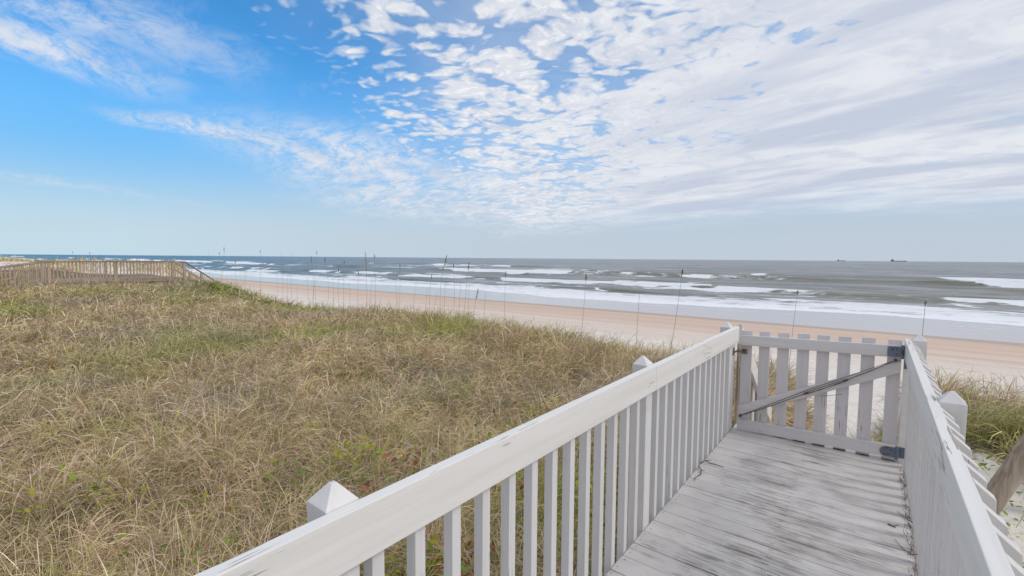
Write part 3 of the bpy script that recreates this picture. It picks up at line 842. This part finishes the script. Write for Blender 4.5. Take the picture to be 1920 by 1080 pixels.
for sgn in (1, -1): m.tube([c1 + n_ * sgn, c2 + n_ * sgn], .003, 6)
m.tube([c1 - dr * .022, c1 + dr * .014], .0085, 8); m.tube([c2 - dr * .014, c2 + dr * .022], .0085, 8)
m.tube([c1 + Vector((.10, -.004, -.01)), c1 + Vector((.21, -.004, .018)), c1 + Vector((.245, -.004, .03))], .002, 5)
gbuild(m, 'turnbuckle', M_wire, gate)
for e in (A, B):
    m = MB(); m.tube([e + Vector((0, .012, 0)), e + Vector((0, -.010, 0))], .012, 8)
    gbuild(m, 'cable_anchor', M_wire, gate)
def hinge(z0, z1, xl, round_=True):
    h = MB()
    prof = []
    n = 7; hh_ = (z1 - z0) / 2; zc_ = (z0 + z1) / 2
    rr = hh_ * (.95 if round_ else .25)
    pts = [(.182, z1), (.182, z0), (xl + rr, z0)]
    if round_:
        for i in range(1, n): a = -math.pi / 2 - math.pi * i / n; pts.append((xl + rr + rr * math.cos(a), zc_ + hh_ * math.sin(a)))
    else: pts += [(xl, z0 + rr), (xl, z1 - rr)]
    pts.append((xl + rr, z1))
    h.poly_y(pts, 4.6165, 4.6215)
    o = gbuild(h, 'hinge', M_metal, gate, bevel=.001)
    k = MB(); k.tube([(.190, 4.618, z0 - .012), (.190, 4.618, z1 + .012)], .010, 10)
    for q in range(4): k.tube([(.190, 4.618, z0 + (q + .15) * (z1 - z0) / 4), (.190, 4.618, z0 + (q + .85) * (z1 - z0) / 4)], .0125, 10)
    k.build('hinge_pin', M_metal, o)
    for xx, zz in ((xl + .03, zc_ + .018), (xl + .055, zc_ - .018), (.155, zc_ + .02)):
        k = MB(); k.tube([(xx, 4.6175, zz + sag((xx,))), (xx, 4.612, zz + sag((xx,)))], .0065, 6)
        k.build('bolt', M_wire, o)
hinge(.836, .918, .098, False)
hinge(.046, .124, .085, True)
# plates screwed to the hinge board of the right railing
for z0, z1 in ((.745, .815), (.04, .125)):
    k = MB(); k.box(.2025, .2385, 4.650, 4.6545, z0, z1); k.build('hinge_plate', M_metal, railR, .0008)
m = MB(); m.tube([(-.985, 4.608, .735), (-.935, 4.608, .735), (-.905, 4.608, .737)], .0062, 8)
m.tube([(-.915, 4.612, .735), (-.915, 4.598, .735), (-.905, 4.594, .728), (-.89, 4.594, .724)], .006, 8)
m.box(-.938, -.888, 4.612, 4.6185, .716, .762)
m.build('latch', M_brass, gate)

# ------------------------------------------------------------------ beach stairs behind the gate
st = thing('stairs', 'white wooden steps with side rail going down to the sand behind the gate', 'stairs', (-.38, 5.2, -.8))
for i in range(8):
    m = MB(); y0 = 4.85 + .27 * i; m.box(-.97, .23, y0, y0 + .29, -.19 * (i + 1) - .036, -.19 * (i + 1)); m.build('step', M_deck if False else M_gate, st, .002)
for x0, x1 in ((-1.01, -.972), (.232, .270)):
    m = MB(); m.poly_x([(4.84, -.04), (7.05, -1.60), (7.05, -1.86), (4.84, -.30)], x0, x1); m.build('stringer', M_gate, st, .002)
for X0, X1 in ((-1.02, -.982), (.244, .282)):
    m = MB(); m.poly_x([(4.835, .955), (6.75, -.35), (6.75, -.55), (4.835, .765)], X0, X1); m.build('hand_rail', M_rail, st, .003)
    for yv in (5.75, 6.72):
        zt = .955 - (yv - 4.835) * .682
        m = MB(); m.box(X0 - (.09 if X0 < 0 else -.039), X1 - (.0385 if X0 < 0 else -.09), yv - .045, yv + .045, -1.95, zt + .01); m.build('post', M_pick, st, .002)
    for k in range(12):
        yv = 4.95 + .142 * k
        if min(abs(yv - 5.75), abs(yv - 6.72)) < .07: continue
        zt = .90 - (yv - 4.835) * .682
        xa = X0 - .0205 if X0 < 0 else X1 + .0005
        m = MB(); m.box(xa, xa + .02, yv - .019, yv + .019, zt - 1.15, zt); m.build('picket', M_log, st, .0)

# ------------------------------------------------------------------ far boardwalk
bw = thing('boardwalk', 'brown weathered boardwalk with railing and stairs crossing the dune at the left', 'boardwalk', (-27.8, 5, .39))
XN, XF, ZR, ZD = -27.0, -28.7, 1.292, .39
def beam(m, p0, p1, wx_, hz__):
    """beam in a plane of constant x, top edge from p0 to p1 (y,z)"""
    (y0, z0), (y1, z1) = p0, p1
    m.poly_x([(y0, z0), (y1, z1), (y1, z1 - hz__), (y0, z0 - hz__)], wx_[0], wx_[1])
m = MB()
beam(m, (-4.0, ZD - 1.33), (3.30, ZD), (XF - .1, XN + .06), .05); beam(m, (3.302, ZD), (8.35, ZD), (XF - .1, XN + .06), .05)
m.build('deck', M_walk_deck, bw)
for X in (XN, XF):
    m = MB(); beam(m, (-4.0, ZD - 1.39), (3.30, ZD - .053), (X - .02, X + .03), .22); beam(m, (3.302, ZD - .053), (8.3, ZD - .053), (X - .02, X + .03), .20)
    m.build('stringer', M_walk, bw)
    m = MB(); beam(m, (-4.0, ZR - 1.33), (3.28, ZR), (X - .07, X + .07), .04); m.build('top_rail', M_walk_top, bw)
    m = MB(); beam(m, (3.283, ZR), (8.12, ZR), (X - .07, X + .07), .04); m.build('top_rail', M_walk_top, bw)
    m = MB(); beam(m, (8.125, ZR - .005), (10.30, ZR - 1.64), (X - .07, X + .07), .055); m.build('hand_rail', M_walk_top, bw)
    m = MB(); beam(m, (8.125, ZR - .34), (10.30, ZR - 1.975), (X - .02, X + .02), .13); m.build('lower_rail', M_walk, bw)
    for yv in (-1.2, 1.3, 3.30, 5.43, 8.08):
        dzv = .182 * min(0, yv - 3.3)
        m = MB(); m.box(X - .068 if X == XN else X + .022, X - .022 if X == XN else X + .068, yv - .05, yv + .05, -1.2, ZR - .042 + dzv) if False else m.box(X - .05, X + .05, yv - .05, yv + .05, -1.2, ZR - .042 + dzv)
        m.build('post', M_walk, bw)
    for yv in (8.83, 9.5):
        m = MB(); m.box(X - .05, X + .05, yv - .05, yv + .05, -1.4, ZR - .06 - (yv - 8.125) * .752); m.build('post', M_walk, bw)
    yv = -3.9
    while yv < 8.0:
        if min(abs(yv - q) for q in (-1.2, 1.3, 3.30, 5.43, 8.08)) > .08:
            dzv = .182 * min(0, yv - 3.3)
            xa = X + .033 if X == XN else X - .055
            m = MB(); m.box(xa, xa + .022, yv - .014, yv + .014, ZD - .10 + dzv, ZR - .045 + dzv); m.build('picket', M_walk, bw)
        yv += .122
    m = MB(); beam(m, (3.36, ZD + .13), (5.37, ZD + .13), (X - .018, X + .018), .09)
    beam(m, (5.49, ZD + .13), (8.02, ZD + .13), (X - .018, X + .018), .09); m.build('bottom_rail', M_walk, bw)
for i in range(8):
    y0 = 8.36 + .25 * i; m = MB(); m.box(XF + .06, XN - .06, y0, y0 + .28, ZD - .05 - .188 * (i + 1), ZD - .188 * (i + 1)); m.build('step', M_walk_deck, bw)

# low walkover further along the dunes
lw = thing('walkover', 'pale low walkover on the bare dunes beyond the brown boardwalk', 'walkover', (-75, 6, .5))
m = MB(); beam(m, (-6, 1.02), (9.5, .95), (-75, -73), .12); m.build('deck', M_walk_deck, lw)
for yv in (-4, -1, 2, 5, 8):
    m = MB(); m.box(-73.2, -73.05, yv, yv + .15, -1.5, .83); m.build('post', M_walk_deck, lw)

# ------------------------------------------------------------------ weathered round timbers right of the walkway
def timber(name, p0, p1, r, label):
    p0, p1 = Vector(p0), Vector(p1)
    root = thing(name, label, 'timber', tuple(p0))
    m = MB(); N = 9; pts = [p0.lerp(p1, i / N) + Vector((random.uniform(-1, 1), random.uniform(-1, 1), random.uniform(-1, 1))) * r * .04 for i in range(N + 1)]
    m.tube(pts, [r * random.uniform(.96, 1.03) for _ in pts], 20)
    m.build('trunk', M_log, root, smooth=True); return root

# ------------------------------------------------------------------ sea oats
def oat(base, top, head=0.0, label=None, bow=.06, r=.0034, group='sea oats standing on the dune'):
    b0, t0 = Vector(base), Vector(top)
    L_ = (t0 - b0).length
    root = thing('sea_oat', label or 'thin dry sea oat stalk rising above the grass on the dune', 'sea oat', tuple(b0), group)
    sd_ = Vector((random.uniform(-1, 1), random.uniform(-1, 1), 0)) * bow * L_
    pts = [b0.lerp(t0, k / 8) + sd_ * math.sin(math.pi * k / 8) * .5 for k in range(9)]
    m = MB(); m.tube(pts, [r * (1 - .45 * k / 8) for k in range(9)], 5); m.build('stem', M_oat, root)
    if head > 0:
        m = MB(); dr_ = (pts[-1] - pts[-2]).normalized()
        nsp = int(14 + 30 * head)
        for i in range(nsp):
            q = i / nsp; c = pts[-1] - dr_ * head * (1 - q) * 1.0
            a = random.uniform(0, 6.28); out_ = Vector((math.cos(a) + .25, math.sin(a), -.2)) * (.006 + min(head, .3) * .075 * math.sin(math.pi * (q * .8 + .15)))
            e = c + out_ + dr_ * .04
            mid_ = c.lerp(e, .45)
            m.tube([c, mid_, c.lerp(e, .8), e], [.001, .0062, .0055, .001], 4)
        m.build('seed_head', M_seed, root)
    return root
for bx0, by0, tx0, ty0, tz0, hd, lb in [
    (-26.40, 9.30, -25.35, 9.30, 1.99, 0.25, 'tall sea oat with a drooping head above the brown boardwalk stairs'),
    (-21.34, 9.20, -21.18, 9.20, 1.82, 0.12, 0),
    (-25.71, 9.20, -25.69, 9.20, 1.73, 0.10, 0),
    (-23.29, 9.00, -23.31, 9.00, 1.30, 0.12, 0),
    (-16.31, 8.80, -16.20, 8.80, 1.58, 0.22, 'sea oat with short thick head, leftmost dark head crossing the horizon right of the boardwalk'),
    (-15.82, 8.80, -15.79, 8.80, 1.75, 0.10, 0),
    (-15.29, 8.80, -15.27, 8.80, 1.52, 0.15, 0),
    (-14.15, 8.80, -14.07, 8.80, 1.42, 0.10, 0),
    (-12.55, 8.60, -12.57, 8.60, 1.71, 0.60, 'sea oat with the longest ragged seed head, crossing the sea horizon'),
    (-12.13, 8.60, -12.10, 8.60, 1.64, 0.12, 0),
    (-11.19, 8.80, -11.13, 8.80, 1.38, 0.18, 'short headed sea oat standing alone just right of the longest seed head'),
    (-12.98, 8.60, -12.95, 8.60, 1.13, 0.12, 0),
    (-14.08, 8.60, -14.08, 8.60, 1.19, 0.12, 0),
    (-8.80, 8.40, -8.74, 8.40, 1.62, 0.28, 'upright sea oat whose head just touches the horizon at the middle of the sea'),
    (-8.26, 8.40, -7.95, 8.40, 1.45, 0.20, 'sea oat leaning right with a slanted brown head in front of the outer surf'),
    (-8.53, 8.40, -8.49, 8.40, 1.39, 0.08, 0),
    (-7.67, 8.20, -7.46, 8.20, 0.82, 0.25, 'low sea oat with bent dark seed head against the pink sand'),
    (-6.85, 8.40, -6.78, 8.40, 1.24, 0.12, 0),
    (-9.38, 8.40, -9.31, 8.40, 1.10, 0.12, 0),
    (-9.92, 8.40, -9.94, 8.40, 0.88, 0.00, 0),
    (-8.36, 8.40, -8.21, 8.40, 1.08, 0.00, 0),
    (-8.72, 8.30, -8.68, 8.30, 0.96, 0.00, 0),
    (-16.31, 8.70, -16.31, 8.70, 0.92, 0.00, 0),
    (-14.67, 8.70, -14.61, 8.70, 0.87, 0.00, 0),
    (-17.74, 8.70, -17.74, 8.70, 0.94, 0.00, 0),
    (-19.19, 9.00, -19.22, 9.00, 1.15, 0.00, 0),
    (-22.43, 9.00, -22.25, 9.00, 0.98, 0.00, 0),
    (-9.44, 8.40, -9.46, 8.40, 0.76, 0.00, 0),
    (-8.07, 8.40, -7.93, 8.40, 0.96, 0.00, 0),
    (-11.06, 8.60, -11.08, 8.60, 0.86, 0.00, 0),
    (-12.04, 8.50, -12.11, 8.50, 0.96, 0.00, 0),
    (-13.30, 8.50, -13.31, 8.50, 0.75, 0.00, 0),
    (-17.25, 8.70, -17.14, 8.70, 0.59, 0.00, 0),
    (-15.75, 8.70, -15.80, 8.70, 0.68, 0.00, 0),
    (-9.02, 8.30, -8.98, 8.30, 0.71, 0.00, 0),
    (-7.30, 8.20, -7.22, 8.20, 0.74, 0.00, 0),
    (-4.76, 8.20, -4.55, 8.20, 1.26, 0.14, 'slender stalk leaning right, left one of the three tall stalks left of the railing end'),
    (-3.38, 8.00, -3.34, 8.00, 0.97, 0.00, 'straight bare stalk, middle and shortest of the three stalks left of the railing end'),
    (-2.75, 7.60, -2.46, 7.60, 1.39, 0.10, 'tallest leaning stalk rising behind the white top rail left of the gate'),
    (-1.17, 9.60, -1.08, 9.60, 1.01, 0.05, 'single thin stalk rising behind the gate pickets'),
    (0.53, 8.60, 0.56, 8.60, 0.99, 0.03, 'single thin stalk rising behind the right hand gate post'),
    (-4.68, 0.49, -4.74, 0.54, 0.94, 0.00, 'pale stalk, tallest of those near the left edge of the photo'),
    (-5.51, 0.45, -5.55, 0.48, 0.59, 0.00, 'pale short stalk at the left edge, just left of the tallest one'),
    (-5.39, 2.54, -5.42, 2.57, 0.27, 0.00, 'pale stalk in the grass straight above the nearest railing post'),
    (-5.30, 0.38, -5.33, 0.41, 0.29, 0.00, 'pale stalk lowest of the three at the left edge of the photo'),
    (-5.54, 1.46, -5.56, 1.48, 0.09, 0.00, 'pale short stalk in the middle of the near grass field'),
    (-6.63, 3.92, -6.66, 3.96, 0.42, 0.00, 'pale stalk in the grass between the nearest post and the beach edge'),
    (-8.29, 2.54, -8.31, 2.57, 0.24, 0.00, 'pale stalk left of centre in the middle grass field'),
    (-11.99, 6.37, -12.04, 6.39, 0.30, 0.00, 'pale stalk near the top of the grass field, close to the dune edge'),
    (-10.83, 1.64, -10.87, 1.69, 0.63, 0.00, 'pale stalk just below the landward half of the brown boardwalk'),
    (-56.75, 4.60, -56.16, 4.60, 1.52, 0.10, 0),
    (-37.01, 5.50, -36.70, 5.50, 1.75, 0.12, 0),
    (-46.68, 5.00, -46.13, 5.00, 1.69, 0.00, 0),
    (-33.02, 5.60, -32.93, 5.60, 1.69, 0.10, 0),
    (-30.88, 5.60, -30.58, 5.60, 1.63, 0.00, 0),
    (-39.01, 5.20, -38.55, 5.20, 1.40, 0.10, 0),
    (-27.96, 8.60, -27.88, 8.60, 1.72, 0.00, 0),
    (-26.64, 9.00, -26.53, 9.00, 1.94, 0.00, 0),
    (-18.92, 9.00, -18.92, 9.00, 1.76, 0.00, 0),
    (-18.01, 9.00, -17.97, 9.00, 1.72, 0.00, 0),
]:
    base = (bx0, by0, float(ground_z(bx0, by0)) - .03)
    if isinstance(lb, str): lab, grp = lb, 'sea oats standing on the dune'
    elif hd == 0 and bx0 > -27: lab, grp = 'thin bare stalk without a head rising from the seaward edge of the grass', 'bare stalks along the dune edge'
    elif bx0 > -27: lab, grp = 'thin sea oat with a small seed head rising from the seaward edge of the grass', 'small headed sea oats along the dune edge'
    else: lab, grp = 'faint thin stalk standing on the dune behind the brown boardwalk', 'stalks behind the boardwalk'
    pale = grp is not None and isinstance(lb, str) and lb.startswith('pale')
    if pale: grp = 'tall pale stalks in the grass'
    oat(base, (tx0, ty0, tz0), hd, lab, .10, .0026 if pale else .0048, grp)
# ------------------------------------------------------------------ ships
def ship(px_az, dist, length, label, flip=1, stern=True):
    ax = px_az * dist
    root = thing('ship', label, 'ship', (ax, dist, SEA_Z))
    tx_ = Vector((cy, sy, 0)); 
    def P_(u, h, wv=0): return Vector((ax, dist, SEA_Z)) + tx_ * u + Vector((0, 0, h)) + Vector((-sy, cy, 0)) * wv
    L2 = length / 2; m = MB()
    prof = [(-L2, 1), (-L2 * .97, 14 if stern else 12), (-L2 * .7, 13), (-L2 * .66, 9), (L2 * .86, 9), (L2 * .9, 12), (L2, 13), (L2 * .94, 1)]
    h_ = [P_(u * flip, v, -11) for u, v in prof]; g_ = [P_(u * flip, v, 11) for u, v in prof]
    a = [m.bm.verts.new(q) for q in h_]; b_ = [m.bm.verts.new(q) for q in g_]
    m.bm.faces.new(a); m.bm.faces.new(b_[::-1])
    for i in range(len(a)): m.bm.faces.new((a[i], b_[i], b_[(i + 1) % len(a)], a[(i + 1) % len(a)]))
    m.build('hull', M_ship, root)
    m = MB()
    def bx_(u0, u1, h0, h1, w_):
        q = [P_(u0 * flip, h0, -w_), P_(u1 * flip, h0, -w_), P_(u1 * flip, h0, w_), P_(u0 * flip, h0, w_), P_(u0 * flip, h1, -w_), P_(u1 * flip, h1, -w_), P_(u1 * flip, h1, w_), P_(u0 * flip, h1, w_)]
        m.hexa(q)
    bx_(-L2 * .9, -L2 * .72, 13.5, 27, 9); bx_(-L2 * .86, -L2 * .8, 27.2, 34, 4)
    m.build('bridge_house', M_ship2, root)
    m = MB(); m.tube([P_(L2 * .45 * flip, 9), P_(L2 * .45 * flip, 20)], 1.2, 6); m.tube([P_(0, 9), P_(0, 18)], 1.2, 6); m.build('mast', M_ship, root)
ship(-.0492, 11000, 135, 'smaller grey ship low on the horizon, the left one of two')
ship(.0286, 8200, 205, 'long dark blue cargo ship on the horizon, the right one of two')
timber('round_timber', (.80, 5.40, -.52), (1.42, 5.48, 1.10), .075, 'thick weathered round timber slanting up out of the sand right of the walkway')
timber('round_timber', (1.28, 6.3, -.42), (3.4, 6.5, -.30), .09, 'dark round timber lying low on the sand behind the slanting timber')
def twig(pts, r, label):
    o0 = Vector(pts[0]); m = MB(); P3 = [Vector(q) for q in pts]
    m.tube([q - o0 for q in P3], [r * (1 - .5 * i / (len(P3) - 1)) for i in range(len(P3))], 6)
    if len(P3) > 2:
        q = P3[1] - o0; m.tube([q, q + (P3[2] - P3[1]) * .5 + Vector((.02, .03, .006))], [r * .7, r * .35], 5)
    o = m.build('twig', M_stick); o.location = o0
    tag(o, label, 'twig', 'twigs on the deck')
twig([(-.99, 3.62, .02), (-.975, 3.70, .016), (-.94, 3.69, .008), (-.90, 3.70, .006), (-.84, 3.69, .006)], .0042, 'straight dark twig poking out from the left pickets, the farther of the two')
twig([(-.985, 3.57, .010), (-.955, 3.52, .010), (-.940, 3.45, .008), (-.955, 3.37, .010), (-.947, 3.33, .007)], .0042, 'hooked dark twig at the foot of the left pickets')
twig([(.232, 4.16, .012), (.205, 4.24, .010), (.20, 4.32, .014)], .0028, 'short twig by the right pickets closest to the gate')
twig([(.240, 3.60, .012), (.21, 3.64, .010), (.172, 3.70, .014)], .0030, 'straight twig halfway along the foot of the right pickets')
twig([(.242, 3.22, .010), (.215, 3.20, .008), (.185, 3.24, .008), (.15, 3.33, .007)], .0026, 'curved twig at the foot of the right pickets nearest the camera')
twig([(.125, 3.50, .006), (.150, 3.485, .008), (.160, 3.478, .006)], .0042, 'tiny dark splinter on the planks near the right pickets')
# dry litter caught along the foot of the right pickets
m = MB()
for i in range(230):
    yv = random.uniform(1.5, 4.5); xv = .236 - abs(random.gauss(0, .014)); a = random.gauss(1.4, .7); L_ = random.uniform(.015, .07)
    m.tube([(xv, yv, .005 + random.random() * .006), (xv - .3 * L_ * abs(math.cos(a)), yv + L_ * math.sin(a), .005 + random.random() * .010)], [.0016, .0008], 4)
tag(m.build('dry_litter', M_stick), 'dry needles and grass bits gathered along the foot of the right pickets', 'litter', kind='stuff')
